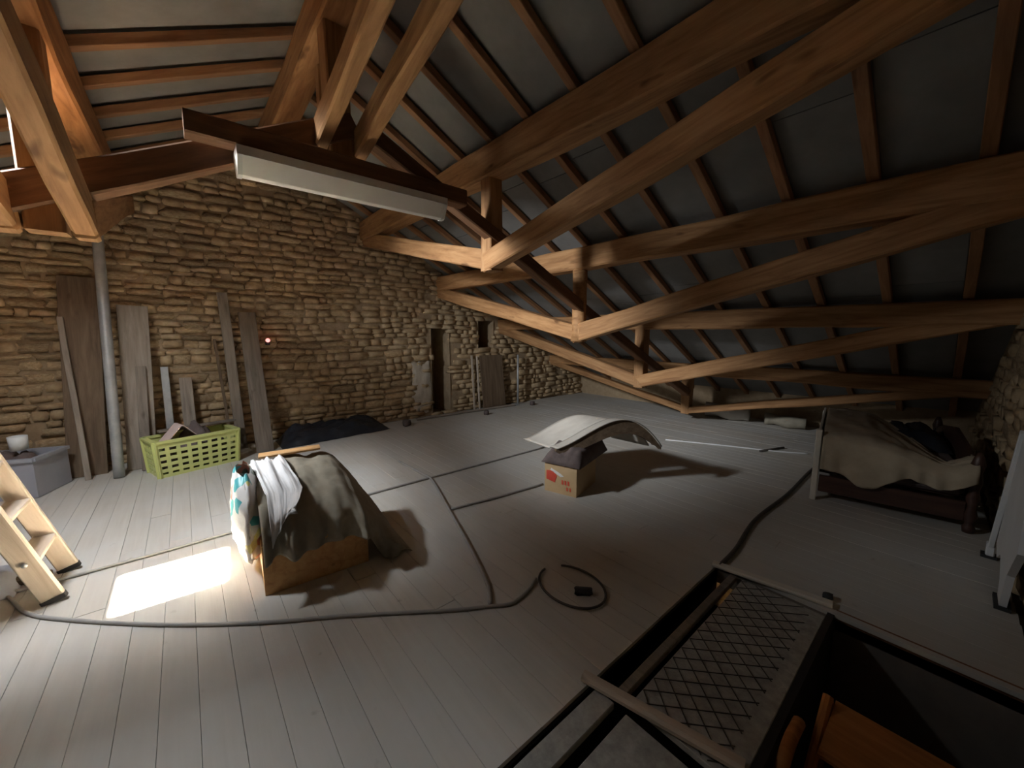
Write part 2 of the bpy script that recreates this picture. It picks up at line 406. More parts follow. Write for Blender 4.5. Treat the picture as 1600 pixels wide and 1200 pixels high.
for nm, yy, zt in (('wall_far', YR + 0.15, 0.75), ('wall_left', YL - 0.1, 1.0)):
    bm = bmesh.new(); bm_box(bm, (-2.8, yy, zt / 2 - 0.1), (7.6, 0.3, zt + 0.2))
    tag(link(nm, to_mesh(bm, nm), 'mortar'), 'low dark eaves wall under the roof', kind='structure')

# ------------------------------------------------------------------ roof: boards and rafters
XA, XB = -7.0, 1.2
RAFT_L = [0.20 - 0.485 * i for i in range(0, 14)]
RAFT = [-0.02 - 0.485 * i for i in range(0, 13)]
def slope_pt(side, y, up):                   # point on the roof underside, raised along the slope normal
    if side > 0: return Vector((0, y, roof_z(y))) + Vector((0, math.sin(ra), math.cos(ra))) * up
    return Vector((0, y, roof_z(y))) + Vector((0, -math.sin(la), math.cos(la))) * up
for side, nm in ((1, 'ceiling_right'), (-1, 'ceiling_left')):
    bm = bmesh.new(); ang = ra if side > 0 else la
    y0, y1 = (RIDGE_Y - 0.02, YR + 0.35) if side > 0 else (RIDGE_Y + 0.02, YL - 0.35)
    def slab(xa, xb, ya, yb, lo=0.085, hi=0.14):
        vs = []
        for x in (xa, xb):
            for yy in (ya, yb):
                for up in (lo, hi):
                    p = slope_pt(side, yy, up); vs.append(bm.verts.new((x, p.y, p.z)))
        for f in ((0, 1, 3, 2), (4, 6, 7, 5), (0, 4, 5, 1), (2, 3, 7, 6), (0, 2, 6, 4), (1, 5, 7, 3)): bm.faces.new([vs[i] for i in f])
    hy0, hy1 = HATCH.y - HS / 2 * math.cos(la), HATCH.y + HS / 2 * math.cos(la)
    hx0, hx1 = HATCH.x - HX / 2, HATCH.x + HX / 2
    if side > 0: slab(XA, XB, y0, y1)
    else:
        slab(XA, XB, y0, hy1); slab(XA, XB, hy0, y1); slab(XA, hx0, hy1, hy0); slab(hx1, XB, hy1, hy0)
    roof = tag(link(nm, to_mesh(bm, nm), 'ceiling_board'), 'sloping roof of grey boards between brown rafters' + (' on the right' if side > 0 else ' on the left'), kind='structure')
    # rafters and the grey boards between them
    for x in RAFT if side > 0 else RAFT_L:
        if side < 0 and hx0 - 0.03 < x < hx1 + 0.03:
            segs = [(y0, hy1 + 0.03), (hy0 - 0.03, y1)]
        else: segs = [(y0, y1)]
        for ya, yb in segs:
            pa, pb = slope_pt(side, ya, 0.03), slope_pt(side, yb, 0.03); pa.x = pb.x = x
            bar('rafter', pa, pb, 0.065, 0.062, 'rafter_wood', roof, ch=0.004, seg=10, wob=0.008)
    RF = RAFT if side > 0 else RAFT_L
    for i in range(len(RF) - 1):
        xa, xb = RF[i + 1] + 0.034, RF[i] - 0.034
        L = 1.9; yy = RIDGE_Y + side * 0.03
        while (yy < YR if side > 0 else yy > YL):
            ye = yy + side * L * random.uniform(0.9, 1.1)
            ye = min(ye, YR + 0.1) if side > 0 else max(ye, YL - 0.1)
            if side < 0 and xb > hx0 and xa < hx1 and yy > hy0 and ye < hy1:
                for (s, e) in ((yy, hy1 + 0.04), (hy0 - 0.04, ye)):
                    if s - e > 0.1:
                        pa, pb = slope_pt(side, s, 0.073), slope_pt(side, e, 0.073); pa.x = pb.x = (xa + xb) / 2
                        bar('ceiling_panel', pa, pb, xb - xa, 0.02, 'ceiling_board', roof, ch=0.002)
            else:
                pa, pb = slope_pt(side, yy, 0.073), slope_pt(side, ye - side * 0.006, 0.073); pa.x = pb.x = (xa + xb) / 2
                bar('ceiling_panel', pa, pb, xb - xa, 0.02, 'ceiling_board', roof, ch=0.002)
            yy = ye
bm = bmesh.new(); bm_box(bm, ((XA + XB) / 2, RIDGE_Y, RIDGE_Z + 0.19), (XB - XA, 0.5, 0.10))  # closes the ridge gap, added to stop sky light leaking in
tag(link('trim_2', to_mesh(bm, 'ridge'), 'ceiling_board'), 'added ridge capping board that stops light leaks', kind='structure')
bm = bmesh.new()  # unseen shell added below and around the floor to block stray world light
for c, sz in (((-2.7, 1.0, -3.05), (9.0, 15.0, 0.1)), ((-7.0, 1.0, -1.5), (0.4, 15.0, 3.2)), ((1.5, 1.0, 0.8), (0.4, 15.0, 8.0)), ((-2.7, -6.3, -1.3), (9.0, 0.4, 3.6)), ((-2.7, 8.3, -1.3), (9.0, 0.4, 3.6))): bm_box(bm, c, sz)
tag(link('wall_light_block', to_mesh(bm, 'light_block'), 'mortar'), 'unseen light-blocking shell below and beside the attic floor', kind='structure')
# hatch kerb
win = empty('window_1', HATCH, 'open roof hatch in the left slope', None); win['kind'] = 'structure'
M0 = Matrix.Translation(HATCH) @ Matrix.Rotation(la, 4, 'X')
for c, s in (((0, HS / 2 + 0.02, 0.11), (HX + 0.08, 0.04, 0.12)), ((0, -HS / 2 - 0.02, 0.11), (HX + 0.08, 0.04, 0.12)), ((HX / 2 + 0.02, 0, 0.11), (0.04, HS, 0.12)), ((-HX / 2 - 0.02, 0, 0.11), (0.04, HS, 0.12))):
    bm = bmesh.new(); bm_box(bm, c, s); link('window_frame', to_mesh(bm, 'wf'), 'rafter_wood', win, M0)

# ------------------------------------------------------------------ trussed purlins
MX = -3.0; XE = 0.42
def truss(Y, zc, dep, wid, vlow, label, legh=0.19, double=False, vx=MX, post_w=0.15, round_post=False, lend=None, rend=None):
    t = empty('trussed_purlin', (vx, Y, vlow), label, 'roof truss', group='trussed purlins of the roof')
    bar('purlin', (GX - 0.1, Y, zc), (XE, Y, zc), wid, dep, 'beam', t, ch=0.015, seg=24, wob=0.02)
    vz = vlow + legh / 2 + 0.01
    lz = lend if lend is not None else zc - dep / 2 + 0.04; rz_ = rend if rend is not None else lz
    off = (0.125, -0.125) if double else (0,)
    lw = 0.09 if double else 0.15
    for o in off:
        bar('brace', (GX - 0.05, Y + o, lz), (vx + 0.06, Y + o, vz), lw, legh, 'beam', t, ch=0.012, seg=14, wob=0.016)
        bar('brace', (vx - 0.06, Y + o * 1.02, vz - 0.004), (XE, Y + o * 1.02, rz_), lw * 0.97, legh, 'beam', t, ch=0.012, seg=14, wob=0.016)
    if round_post: link('post', tube_mesh([(vx, Y, vlow + 0.02 + k * (zc - dep / 2 - vlow) / 6) for k in range(7)], [0.095, 0.088, 0.083, 0.085, 0.08, 0.083, 0.088], 14), 'beam', t)
    else: bar('post', (vx, Y, vlow + 0.02), (vx, Y, zc - dep / 2 + 0.03), post_w, post_w, 'beam', t, up=(1, 0, 0), ch=0.01, seg=6, wob=0.012)
    return t
truss(0.95, 3.68, 0.29, 0.20, 2.70, 'ridge beam with doubled braces meeting at a dark post above the strip light', double=True, legh=0.17)
truss(2.30, 3.035, 0.27, 0.20, 2.06, 'first roof beam right of the strip light with V-shaped brace and post')
truss(3.60, 2.35, 0.24, 0.19, 1.38, 'second roof beam down the right slope with V-shaped brace and round log post', round_post=True, lend=2.22, rend=2.30)
truss(5.00, 1.66, 0.21, 0.18, 0.70, 'third roof beam down the right slope with low V-shaped brace', lend=1.60, rend=1.70, legh=0.17)
truss(6.50, 0.90, 0.19, 0.17, 0.11, 'lowest roof beam on the right with brace almost touching the floor', lend=0.85, rend=0.95, legh=0.11)
truss(-0.46, 3.035, 0.27, 0.20, 1.97, 'roof beam at the left edge with brace and post ends above the stone wall', legh=0.19, double=True, post_w=0.14)

# sloping ties and the collar that carries the strip light
o = bar('sloping_tie', (MX + 0.03, RIDGE_Y + 0.15, 2.95), (MX + 0.03, 6.4, 2.40 - 0.475 * (6.4 - 2.27) + 0.06), 0.11, 0.12, 'beam_dark', None, ch=0.01, seg=14, wob=0.015)
tag(o, 'dark sloping tie running down over the brace points on the right', 'beam')
o = bar('sloping_tie', (MX + 0.02, RIDGE_Y + 0.1, 2.94), (MX + 0.02, -4.6, 2.40 - 0.45 * (4.6 + 0.40)), 0.12, 0.16, 'beam_dark', None, ch=0.01, seg=14, wob=0.015)
tag(o, 'dark sloping tie across the top of the stone wall on the left', 'beam')
o = bar('collar_beam', (MX + 0.16, 0.10, 2.615), (MX + 0.16, 1.88, 2.60), 0.12, 0.12, 'beam_dark', None, ch=0.01, seg=6, wob=0.008)
tag(o, 'short dark horizontal beam carrying the white strip light', 'beam')
o = bar('wood_block', (MX - 0.13, 0.93, 3.0), (MX - 0.13, 0.93, 3.34), 0.12, 0.10, 'beam', None, up=(1, 0, 0))
tag(o, 'short pale timber block nailed beside the ridge post', 'block')

# strip light
t = empty('strip_light', (MX + 0.16, 1.0, 2.41), 'white fluorescent strip light under the dark roof beam', 'light')
bm = bmesh.new(); bm_box(bm, (0, 0, 0), (0.17, 1.36, 0.05)); link('body', to_mesh(bm, 'body'), 'white_metal', t, Matrix.Translation((MX + 0.16, 1.0, 2.525)))
link('diffuser', prism([(0.082, 0.0), (-0.082, 0.0), (-0.030, -0.092), (-0.018, -0.098), (0.018, -0.098), (0.030, -0.092)], -0.655, 0.655), 'diffuser', t, Matrix.Translation((MX + 0.16, 1.0, 2.499)) @ Matrix.Rotation(PI / 2, 4, 'Z'))
for s in (-1, 1):
    link('end_cap', prism([(0.086, 0.0), (-0.086, 0.0), (-0.034, -0.095), (-0.020, -0.103), (0.020, -0.103), (0.034, -0.095)], -0.012, 0.012), 'white_metal', t, Matrix.Translation((MX + 0.16, 1.0 + s * 0.667, 2.499)) @ Matrix.Rotation(PI / 2, 4, 'Z'))

# ------------------------------------------------------------------ things leaning on the gable
def lean_board(name, y0, x0, y1, x1, z1, w, th, mat, label, cat='board', notch=False):
    p0, p1 = Vector((x0, y0, 0.002)), Vector((x1, y1, z1))
    o = bar(name, p0, p1, w, th, mat, None, up=(1, 0, 0), ch=0.004, seg=6, wob=0.006)
    return tag(o, label, cat, 'boards leaning on the stone wall')
lean_board('leaning_board', -0.88, -5.86, -0.79, -6.10, 2.08, 0.29, 0.025, 'brown_board', 'wide dark brown board leaning on the wall left of the grey pipe')
lean_board('wooden_stick', -0.86, -5.70, -0.94, -6.02, 1.66, 0.045, 0.03, 'grey_wood', 'thin pale stick leaning across the wide dark board', 'stick')
lean_board('leaning_board', -0.46, -5.80, -0.40, -6.10, 1.80, 0.25, 0.025, 'grey_wood', 'wide grey-brown board leaning just right of the pipe')
lean_board('leaning_board', -0.42, -5.70, -0.39, -5.95, 1.13, 0.085, 0.025, 'grey_wood', 'short narrow plank in front of the wide board behind the basket')
lean_board('wooden_stick', -0.20, -5.93, -0.20, -6.10, 1.10, 0.07, 0.03, 'galvanised', 'short bluish-grey upright strip behind the basket', 'stick')
lean_board('leaning_board', -0.02, -5.95, -0.02, -6.10, 0.96, 0.12, 0.025, 'grey_wood', 'short stubby plank behind the middle of the basket')
lean_board('leaning_board', 0.47, -5.98, 0.42, -6.11, 2.00, 0.11, 0.025, 'grey_wood', 'tall thin dark plank between the basket and the red lamp')
lean_board('wooden_stick', 0.36, -5.85, 0.30, -6.10, 1.42, 0.03, 0.025, 'brown_board', 'slim brown stick beside the tall thin plank', 'stick')
lean_board('leaning_board', 0.68, -5.64, 0.66, -6.10, 1.76, 0.19, 0.028, 'grey_wood', 'smooth grey plank leaning right of the basket below the red lamp')
o = link('pipe', tube_mesh([Vector((-5.60, -0.63, 0.002)).lerp(Vector((-6.08, -0.58, 3.02)), i / 12) for i in range(13)], 0.045, 14), 'galvanised')
tag(o, 'tall round grey pipe leaning against the stone wall', 'pipe')
# panel, laths and pole near the dark niche
lean_board('hardboard_sheet', 4.66, -6.0, 4.66, -6.13, 1.06, 0.56, 0.015, 'brown_board', 'plain smooth brown panel leaning right of the dark niche', 'panel')
lean_board('wooden_lath', 4.20, -6.05, 4.20, -6.13, 1.07, 0.04, 0.02, 'pale_wood', 'pale upright lath nearest to the dark niche', 'lath')
lean_board('wooden_lath', 4.32, -6.05, 4.32, -6.13, 1.05, 0.035, 0.02, 'pale_wood', 'pale upright lath touching the plain brown panel', 'lath')
t = empty('metal_pole', (-6.0, 5.27, 0), 'thin upright bluish metal pole with a small foot', 'pole')
link('shaft', tube_mesh([(-6.0, 5.27, 0.02), (-6.0, 5.27, 1.05)], 0.022, 10), 'galvanised', t)
boxo('foot', (-6.0, 5.27, 0.012), (0.16, 0.22, 0.024), 'galvanised', t, bev=0.004)
o = bar('floor_lath', (-6.0, 2.95, 0.022), (-5.93, 5.1, 0.022), 0.05, 0.04, 'grey_wood'); tag(o, 'long grey lath lying on the floor along the stone wall', 'lath')
for i, (x, yy, s, lab) in enumerate(((-5.75, 2.65, 0.10, 'small dark lump on the floor left of the niche'), (-5.6, 4.15, 0.08, 'small dark block on the floor before the brown panel'), (-5.75, 5.45, 0.08, 'small dark block on the floor right of the metal pole'))):
    o = link('rubble_stone', stone_mesh(50 + i), 'dark_textile', None, Matrix.Translation((x, yy, s * 0.5)) @ Matrix.Diagonal((s, s, s, 1))); tag(o, lab, 'rubble')
# red lamp
t = empty('indicator_lamp', (-6.12, 0.87, 1.36), 'tiny glowing red lamp on the stone wall', 'lamp')
boxo('housing', (-6.135, 0.87, 1.37), (0.05, 0.05, 0.07), 'rubber', t, bev=0.006)
bm = bmesh.new(); bmesh.ops.create_icosphere(bm, subdivisions=2, radius=0.028); link('bulb', to_mesh(bm, 'bulb', True), 'red_glow', t, Matrix.Translation((-6.095, 0.87, 1.40)))

# ------------------------------------------------------------------ grey bin and cup
BR = math.atan2(0.10, 0.30)
t = empty('storage_bin', (-5.36, -1.13, 0), 'bluish grey plastic bin by the wall at the left edge', 'bin', -0.35)
def bin_wall(c, s): bm = bmesh.new(); bm_box(bm, c, s); return to_mesh(bm, 'w')
I = Matrix.Identity(4)
for c, s in (((-0.01, -0.30, 0.19), (0.02, 0.60, 0.37)), ((-0.42, -0.30, 0.19), (0.02, 0.60, 0.37)), ((-0.215, -0.01, 0.19), (0.39, 0.02, 0.37)), ((-0.215, -0.59, 0.19), (0.39, 0.02, 0.37))):
    link('side', bin_wall(c, s), 'grey_plastic', t, None, I)
link('base', bin_wall((-0.215, -0.30, 0.012), (0.39, 0.56, 0.02)), 'grey_plastic', t, None, I)
link('rim', bin_wall((0.008, -0.30, 0.36), (0.025, 0.62, 0.03)), 'grey_plastic', t, None, I)
link('rim', bin_wall((-0.215, 0.008, 0.36), (0.43, 0.025, 0.03)), 'grey_plastic', t, None, I)
def heap(x0, x1, y0, y1, zb, h, seed, n=16, rough=0.3, sc=6):
    def f(u, v):
        x, yy = x0 + (x1 - x0) * u, y0 + (y1 - y0) * v
        e = min(1, 6 * u * (1 - u)) * min(1, 6 * v * (1 - v)); e = max(0, e) ** 0.5
        return (x, yy, zb + e * h * (0.75 + rough * 2 * fbm(x * sc + seed, yy * sc, seed)))
    return f
bm_top = grid_mesh(heap(-0.40, -0.03, -0.57, -0.03, 0.20, 0.19, 3.3), 14, 14)
o = tag(link('rag_heap', bm_top, 'dark_textile', None, pmat(t)), 'heap of dark rags filling the grey bin', 'rags')
cup = link('cup', lathe([(0.0, 0.0), (0.055, 0.0), (0.06, 0.07), (0.062, 0.13), (0.055, 0.13), (0.05, 0.02)], 18), 'white_plastic', None, Matrix.Translation((-5.58, -1.24, 0.425)))
tag(cup, 'white plastic cup on top of the grey bin', 'cup')

# ------------------------------------------------------------------ yellow-green basket
A, B = Vector((-5.27, -0.30, 0)), Vector((-5.47, 0.40, 0)); ang = math.atan2((B - A).y, (B - A).x)
t = empty('laundry_basket', A, 'yellow-green plastic basket with rectangular holes by the wall', 'basket', ang)
BL, BD, BH, fl = 0.70, 0.34, 0.38, 0.022
def bpt(u, v, z): k = z / BH; return Vector(((u - 0.5) * (BL + 2 * fl * k) + BL / 2, (v - 0.5) * (BD + 2 * fl * k) + BD / 2, z))
def strut(bm, p, q, w, th, nrm):
    d = (q - p); L = d.length; x = d.normalized(); n = nrm; yv = n.cross(x).normalized(); n = x.cross(yv)
    m = Matrix((x, yv, n)).transposed().to_4x4(); m.translation = (p + q) / 2
    bm_box(bm, (0, 0, 0), (L, w, th), m)
def basket_side(fa, nrm, cols, rows):
    bm = bmesh.new()
    for i in range(cols + 1):
        u = i / cols; strut(bm, fa(u, 0), fa(u, BH), 0.034 if 0 < i < cols else 0.05, 0.012, nrm)
    for j in range(rows + 1):
        z = BH * (0.02 + 0.86 * j / rows); strut(bm, fa(0, z), fa(1, z), 0.034 if j else 0.05, 0.0115, nrm)
    strut(bm, fa(0, BH * 0.95), fa(1, BH * 0.95), 0.05, 0.0118, nrm)
    return to_mesh(bm, 'side')
link('side', basket_side(lambda u, z: bpt(u, 0, z), Vector((0, -1, 0)), 8, 5), 'green_plastic', t, None, I)
link('side', basket_side(lambda u, z: bpt(u, 1, z), Vector((0, 1, 0)), 8, 5), 'green_plastic', t, None, I)
link('side', basket_side(lambda u, z: bpt(0, u, z), Vector((-1, 0, 0)), 4, 5), 'green_plastic', t, None, I)
link('side', basket_side(lambda u, z: bpt(1, u, z), Vector((1, 0, 0)), 4, 5), 'green_plastic', t, None, I)
link('base', bin_wall((BL / 2, BD / 2, 0.008), (BL - 0.02, BD - 0.02, 0.014)), 'green_plastic', t, None, I)
bm = bmesh.new(); c = [bpt(0, 0, BH), bpt(1, 0, BH), bpt(1, 1, BH), bpt(0, 1, BH)]
for i in range(4): strut(bm, c[i], c[(i + 1) % 4], 0.045, 0.022, Vector((0, 0, 1)))
link('rim', to_mesh(bm, 'rim'), 'green_plastic', t, None, I)
PB = pmat(t)
def inb(x, y, z): return PB @ Vector((x, y, z))
o = link('folded_card', grid_mesh(lambda u, v: (0.06 + 0.30 * u, 0.07 + 0.22 * v, 0.30 + 0.22 * (1 - abs(u - 0.62) / 0.62) + 0.0 * v), 12, 6, 0.006, False), 'pink_card', None, PB)
tag(o, 'folded pinkish card sticking out of the basket', 'card')
o = link('dark_rags', grid_mesh(heap(0.05, 0.68, 0.03, 0.33, 0.06, 0.36, 9.1), 18, 12), 'dark_textile', None, PB); tag(o, 'dark contents heaped inside the yellow-green basket', 'rags')
o = bar('short_plank', inb(0.10, 0.33, 0.43), inb(0.82, 0.30, 0.43), 0.10, 0.022, 'grey_wood'); tag(o, 'short grey plank lying across the basket rim', 'plank')

# black plastic heap by the wall
def tarp(u, v):
    x = -5.60 - 0.52 * v - 0.12 * u; yy = 0.86 + 1.50 * u
    e = max(0, min(1, 5 * u * (1 - u)) * min(1, 5 * v * (1 - v))) ** 0.6
    return (x + 0.03 * fbm(u * 4, v * 4, 2), yy, 0.006 + e * (0.10 + 0.16 * abs(fbm(u * 2.6, v * 2.2, 7.0)) + 0.06 * v))
o = link('plastic_sheet', grid_mesh(tarp, 40, 20), 'black_plastic'); tag(o, 'crumpled black plastic sheet on the floor under the stone wall', 'sheet')

# ------------------------------------------------------------------ draped box
t = empty('wooden_box', (-2.80, 0.55, 0), 'wooden box standing on the floor under a drab cloth', 'box', math.radians(-4))
PBX = pmat(t); bx, by, bh = 0.70, 0.58, 0.30
for c, s in (((bx / 2, 0, bh / 2), (0.02, by, bh)), ((-bx / 2, 0, bh / 2), (0.02, by, bh)), ((0, by / 2 - 0.01, bh / 2), (bx - 0.02, 0.02, bh)), ((0, -by / 2 + 0.01, bh / 2), (bx - 0.02, 0.02, bh))):
    bm = bmesh.new(); bm_box(bm, c, s); link('side', to_mesh(bm, 's'), 'box_wood', t, None, I)
bm = bmesh.new(); bm_box(bm, (0, 0, 0.012), (bx - 0.02, by - 0.04, 0.02)); link('base', to_mesh(bm, 'b'), 'box_wood', t, None, I)
# clothes and things heaped in it
o = link('clothes_heap', grid_mesh(heap(-0.33, 0.33, -0.27, 0.27, 0.08, 0.50, 5.5, rough=0.1, sc=3), 16, 16), 'dark_textile', None, PBX); tag(o, 'dark heap of stored things inside the draped wooden box', 'rags')
def drape(u, v):
    # u along the box (left to right), v from the back over the top down the near side
    yy = -0.285 + 0.845 * u
    Hh = 0.615 if u < 0.55 else 0.615 - 0.60 * ((u - 0.55) / 0.45) ** 1.25
    low = 0.235 - 0.02 * math.sin(u * 5) if u < 0.66 else 0.24 - 0.225 * min(1, (u - 0.66) / 0.12)
    low = min(low, max(0.012, Hh - 0.01))
    sg = math.sin(u * 23 + 2.5 * math.sin(u * 7) + 1.2 * v); fold = 0.030 * math.copysign(abs(sg) ** 0.7, sg) + 0.016 * math.sin(u * 41 + 1) + 0.02 * fbm(u * 7, v * 5, 3)
    if v < 0.45:
        k = v / 0.45
        x = -0.30 + 0.54 * k; z = Hh - 0.10 * k ** 2.2 * min(1, Hh * 2) + 0.015 * fbm(u * 6, k * 6, 9) + fold * 0.3
    else:
        k = (v - 0.45) / 0.55; z0 = Hh - 0.10 * min(1, Hh * 2)
        x = 0.24 + 0.185 * math.sin(min(1, k * 1.6) * PI / 2) + fold * (0.4 + k); z = z0 + (low - z0) * (k ** 1.25)
    if u > 0.6: x -= 0.10 * (u - 0.6)
    x += 0.0 if u < 0.62 else 0.03
    return (x, yy, max(z, 0.008))
o = link('drab_cloth', grid_mesh(drape, 70, 40, 0.004), 'drape', None, PBX); tag(o, 'grey-brown cloth draped over the wooden box and trailing to the floor', 'cloth')
def wsheet(u, v):
    yy = -0.30 + 0.19 * u; f = 0.007 * math.sin(u * 15 + 2.5 * math.sin(v * 3.1)) + 0.012 * fbm(u * 6, v * 5, 2.2)
    if v < 0.5: k = v / 0.5; return (-0.20 + 0.46 * k, yy + 0.06 * k, 0.648 - 0.085 * k ** 2 - 0.02 * (u < 0.05) + f)
    k = (v - 0.5) / 0.5; return (0.26 + 0.165 * math.sin(min(1, k * 1.5) * PI / 2) + f, yy + 0.06 - 0.10 * k * u, 0.563 - (0.26 - 0.20 * u) * k)
o = link('white_sheet', grid_mesh(wsheet, 48, 20, 0.003), 'white_sheet', None, PBX); tag(o, 'white pleated plastic sheet on the left corner of the draped box', 'sheet')
def bagf(u, v):
    a = 2 * PI * u; z = 0.10 + 0.56 * v; k = math.sin(PI * min(1, max(0, v * 0.9 + 0.05))) ** 0.45
    return (-0.02 + 0.34 * k * math.cos(a) + 0.012 * fbm(u * 9, v * 6, 4), -0.335 + 0.085 * k * math.sin(a) + 0.012 * fbm(u * 8, v * 8, 8), z + 0.01 * math.sin(a * 5))
o = link('printed_bag', grid_mesh(bagf, 40, 20), 'printed_bag', None, PBX); tag(o, 'white plastic bag with teal and red print hanging on the box end', 'bag')
o = bar('short_plank', PBX @ Vector((-0.29, -0.24, 0.650)), PBX @ Vector((-0.25, 0.14, 0.658)), 0.09, 0.02, 'box_wood'); tag(o, 'short orange-brown plank lying on the draped box', 'plank')

# ------------------------------------------------------------------ cardboard box with arched sheets
t = empty('cardboard_box', (-2.17, 2.62, 0), 'cardboard box with red and white print standing on the floor', 'box', math.atan2(0.27, 0.96))
PC = pmat(t)
for c, s in (((-0.165, 0.005, 0.14), (0.33, 0.01, 0.28)), ((-0.165, 0.455, 0.14), (0.33, 0.01, 0.28)), ((-0.005, 0.23, 0.14), (0.01, 0.44, 0.28)), ((-0.325, 0.23, 0.14), (0.01, 0.44, 0.28)), ((-0.165, 0.23, 0.006), (0.31, 0.44, 0.01))):
    bm = bmesh.new(); bm_box(bm, c, s); pn = link('panel', to_mesh(bm, 'p'), 'cardboard', t, None, I)
    if c[1] < 0.01: front_panel = pn
def decal(poly, mat, nm):
    bm = bmesh.new(); a = [bm.verts.new((x, -0.0035, z)) for x, z in poly]; b = [bm.verts.new((x, 0.001, z)) for x, z in poly]; n = len(poly)
    for i in range(n): bm.faces.new((a[i], a[(i + 1) % n], b[(i + 1) % n], b[i]))
    bm.faces.new(a); bm.faces.new(b)
    return tag(link(nm, to_mesh(bm, nm), mat, front_panel, None, I), None)
decal([(-0.31, 0.12), (-0.22, 0.10), (-0.20, 0.17), (-0.24, 0.21), (-0.31, 0.205)], 'red_print', 'printed_patch')
decal([(-0.27, 0.215), (-0.16, 0.165), (-0.13, 0.175), (-0.16, 0.195), (-0.26, 0.235)], 'white_print', 'printed_swoosh')
for xx in (-0.15, -0.12, -0.09): decal([(xx, 0.10), (xx + 0.018, 0.095), (xx + 0.018, 0.135), (xx, 0.14)], 'red_print', 'printed_letter')
for xx in (-0.10, -0.07): decal([(xx, 0.045), (xx + 0.016, 0.042), (xx + 0.016, 0.075), (xx, 0.078)], 'red_print', 'printed_letter')
def pile(u, v):
    x = -0.36 + 0.40 * u; yy = -0.02 + 0.70 * v; e = max(0, min(1, 8 * u * (1 - u)) * min(1, 8 * v * (1 - v))) ** 0.5
    return (x, yy, 0.283 + e * (0.10 + 0.07 * math.sin(PI * min(1, v * 0.75)) + 0.03 * fbm(u * 5, v * 5, 1.2)))
o = link('folded_textile', grid_mesh(pile, 20, 24, 0.004), 'dark_textile', None, PC); tag(o, 'dark folded textile lying on the cardboard box', 'textile')
LN, RN = Vector((-2.38, 2.58, 0.41)), Vector((-1.79, 3.42, 0.40)); AX = Vector((-0.95, 0.30, 0)).normalized()
def arch(w0, w1, dz, h):
    def f(u, v):
        p = LN.lerp(RN, u); s = w0 + (w1 - w0) * v
        k = math.sin(PI * u ** 1.45) ** 0.9 if 0 < u < 1 else 0
        skew = 1.0
        return p + AX * s + Vector((0, 0, h * k * skew + dz - 0.11 * s))
    return f
t = empty('arched_board', (LN + RN) / 2 - Vector((0, 0, 0.1)), 'narrow arched board with a deep dark front rib lying on the cardboard box', 'board')
link('top_sheet', grid_mesh(arch(0.0, 0.13, 0.02, 0.27), 36, 4, 0.012), 'pale_sheet', t)
bm = bmesh.new(); rings = []; fa, fb = arch(0.012, 0.012, 0.008, 0.27), arch(0.05, 0.05, 0.008, 0.27)
for i in range(37):
    u = i / 36; th = 0.025 + 0.115 * math.sin(PI * min(1, u * 1.02)) ** 0.6 if u < 0.98 else 0.025
    p, q = fa(u, 0), fb(u, 0); d = Vector((0, 0, -th))
    rings.append([bm.verts.new(v) for v in (p, q, q + d, p + d)])
for i in range(36):
    for k in range(4): bm.faces.new((rings[i][k], rings[i][(k + 1) % 4], rings[i + 1][(k + 1) % 4], rings[i + 1][k]))
bm.faces.new(rings[0]); bm.faces.new(rings[-1])
link('front_rib', to_mesh(bm, 'rib'), 'brown_board', t)
o = link('arched_sheet', grid_mesh(arch(0.17, 0.76, 0.0, 0.27), 36, 8, 0.012), 'pale_sheet'); tag(o, 'wide arched pale sheet behind the narrow arched board', 'sheet')

# ------------------------------------------------------------------ cables and hoop on the floor
def cable(pts, r, mat, label, name='floor_cable', n=8):
    o = link(name, tube_mesh(spline([(x, y, r + 0.001) for x, y in pts], n), r, 8), mat); return tag(o, label, 'cable')
cable([(-3.75, -1.25), (-3.46, -0.93), (-3.13, -0.77), (-2.92, -0.60), (-2.55, -0.22), (-2.24, 0.16), (-1.97, 0.56), (-1.67, 0.97), (-1.55, 1.16), (-1.49, 1.27), (-1.51, 1.41), (-1.56, 1.52)], 0.009, 'grey_cable', 'thick grey cable curving from the ladder across the foreground floor')
cable([(-3.47, -1.9), (-3.43, -0.67), (-3.44, 0.21), (-3.46, 1.40), (-3.45, 2.5), (-3.45, 3.49)], 0.010, 'grey_cable', 'straight grey cable passing behind the draped box')
cable([(-4.15, 1.80), (-3.61, 1.82), (-3.38, 1.81), (-2.74, 1.61), (-2.09, 1.40), (-1.71, 1.26), (-1.56, 1.17)], 0.012, 'grey_cable', 'grey cable branching away to the far wall between the two boxes')
cable([(-2.70, 1.62), (-2.63, 2.08), (-2.58, 2.60)], 0.010, 'grey_cable', 'short grey cable ending at the cardboard box')
cable([(-0.95, 5.4), (-0.95, 4.94), (-0.93, 4.14), (-0.95, 3.37), (-0.89, 2.80), (-0.88, 2.50)], 0.014, 'dark_cable', 'dark cable running from the bed to the floor hatch')
cable([(-2.60, 5.05), (-1.96, 5.37), (-1.44, 5.60), (-1.13, 5.80)], 0.009, 'white_plastic', 'thin white cable on the far floor left of the bed')
o = link('floor_stick', tube_mesh([(-1.55, 5.45, 0.015), (-1.40, 5.85, 0.015)], 0.014, 8), 'dark_cable'); tag(o, 'small dark stick lying by the thin white cable', 'stick')
ring = [(-1.375 + 0.215 * math.cos(a), 1.635 + 0.165 * math.sin(a), 0.012) for a in [2.5 - 5.6 * i / 48 for i in range(49)]]
o = link('hose_loop', tube_mesh(ring, 0.007, 8), 'dark_cable'); tag(o, 'thin dark loop of hose lying on the floor', 'hose')
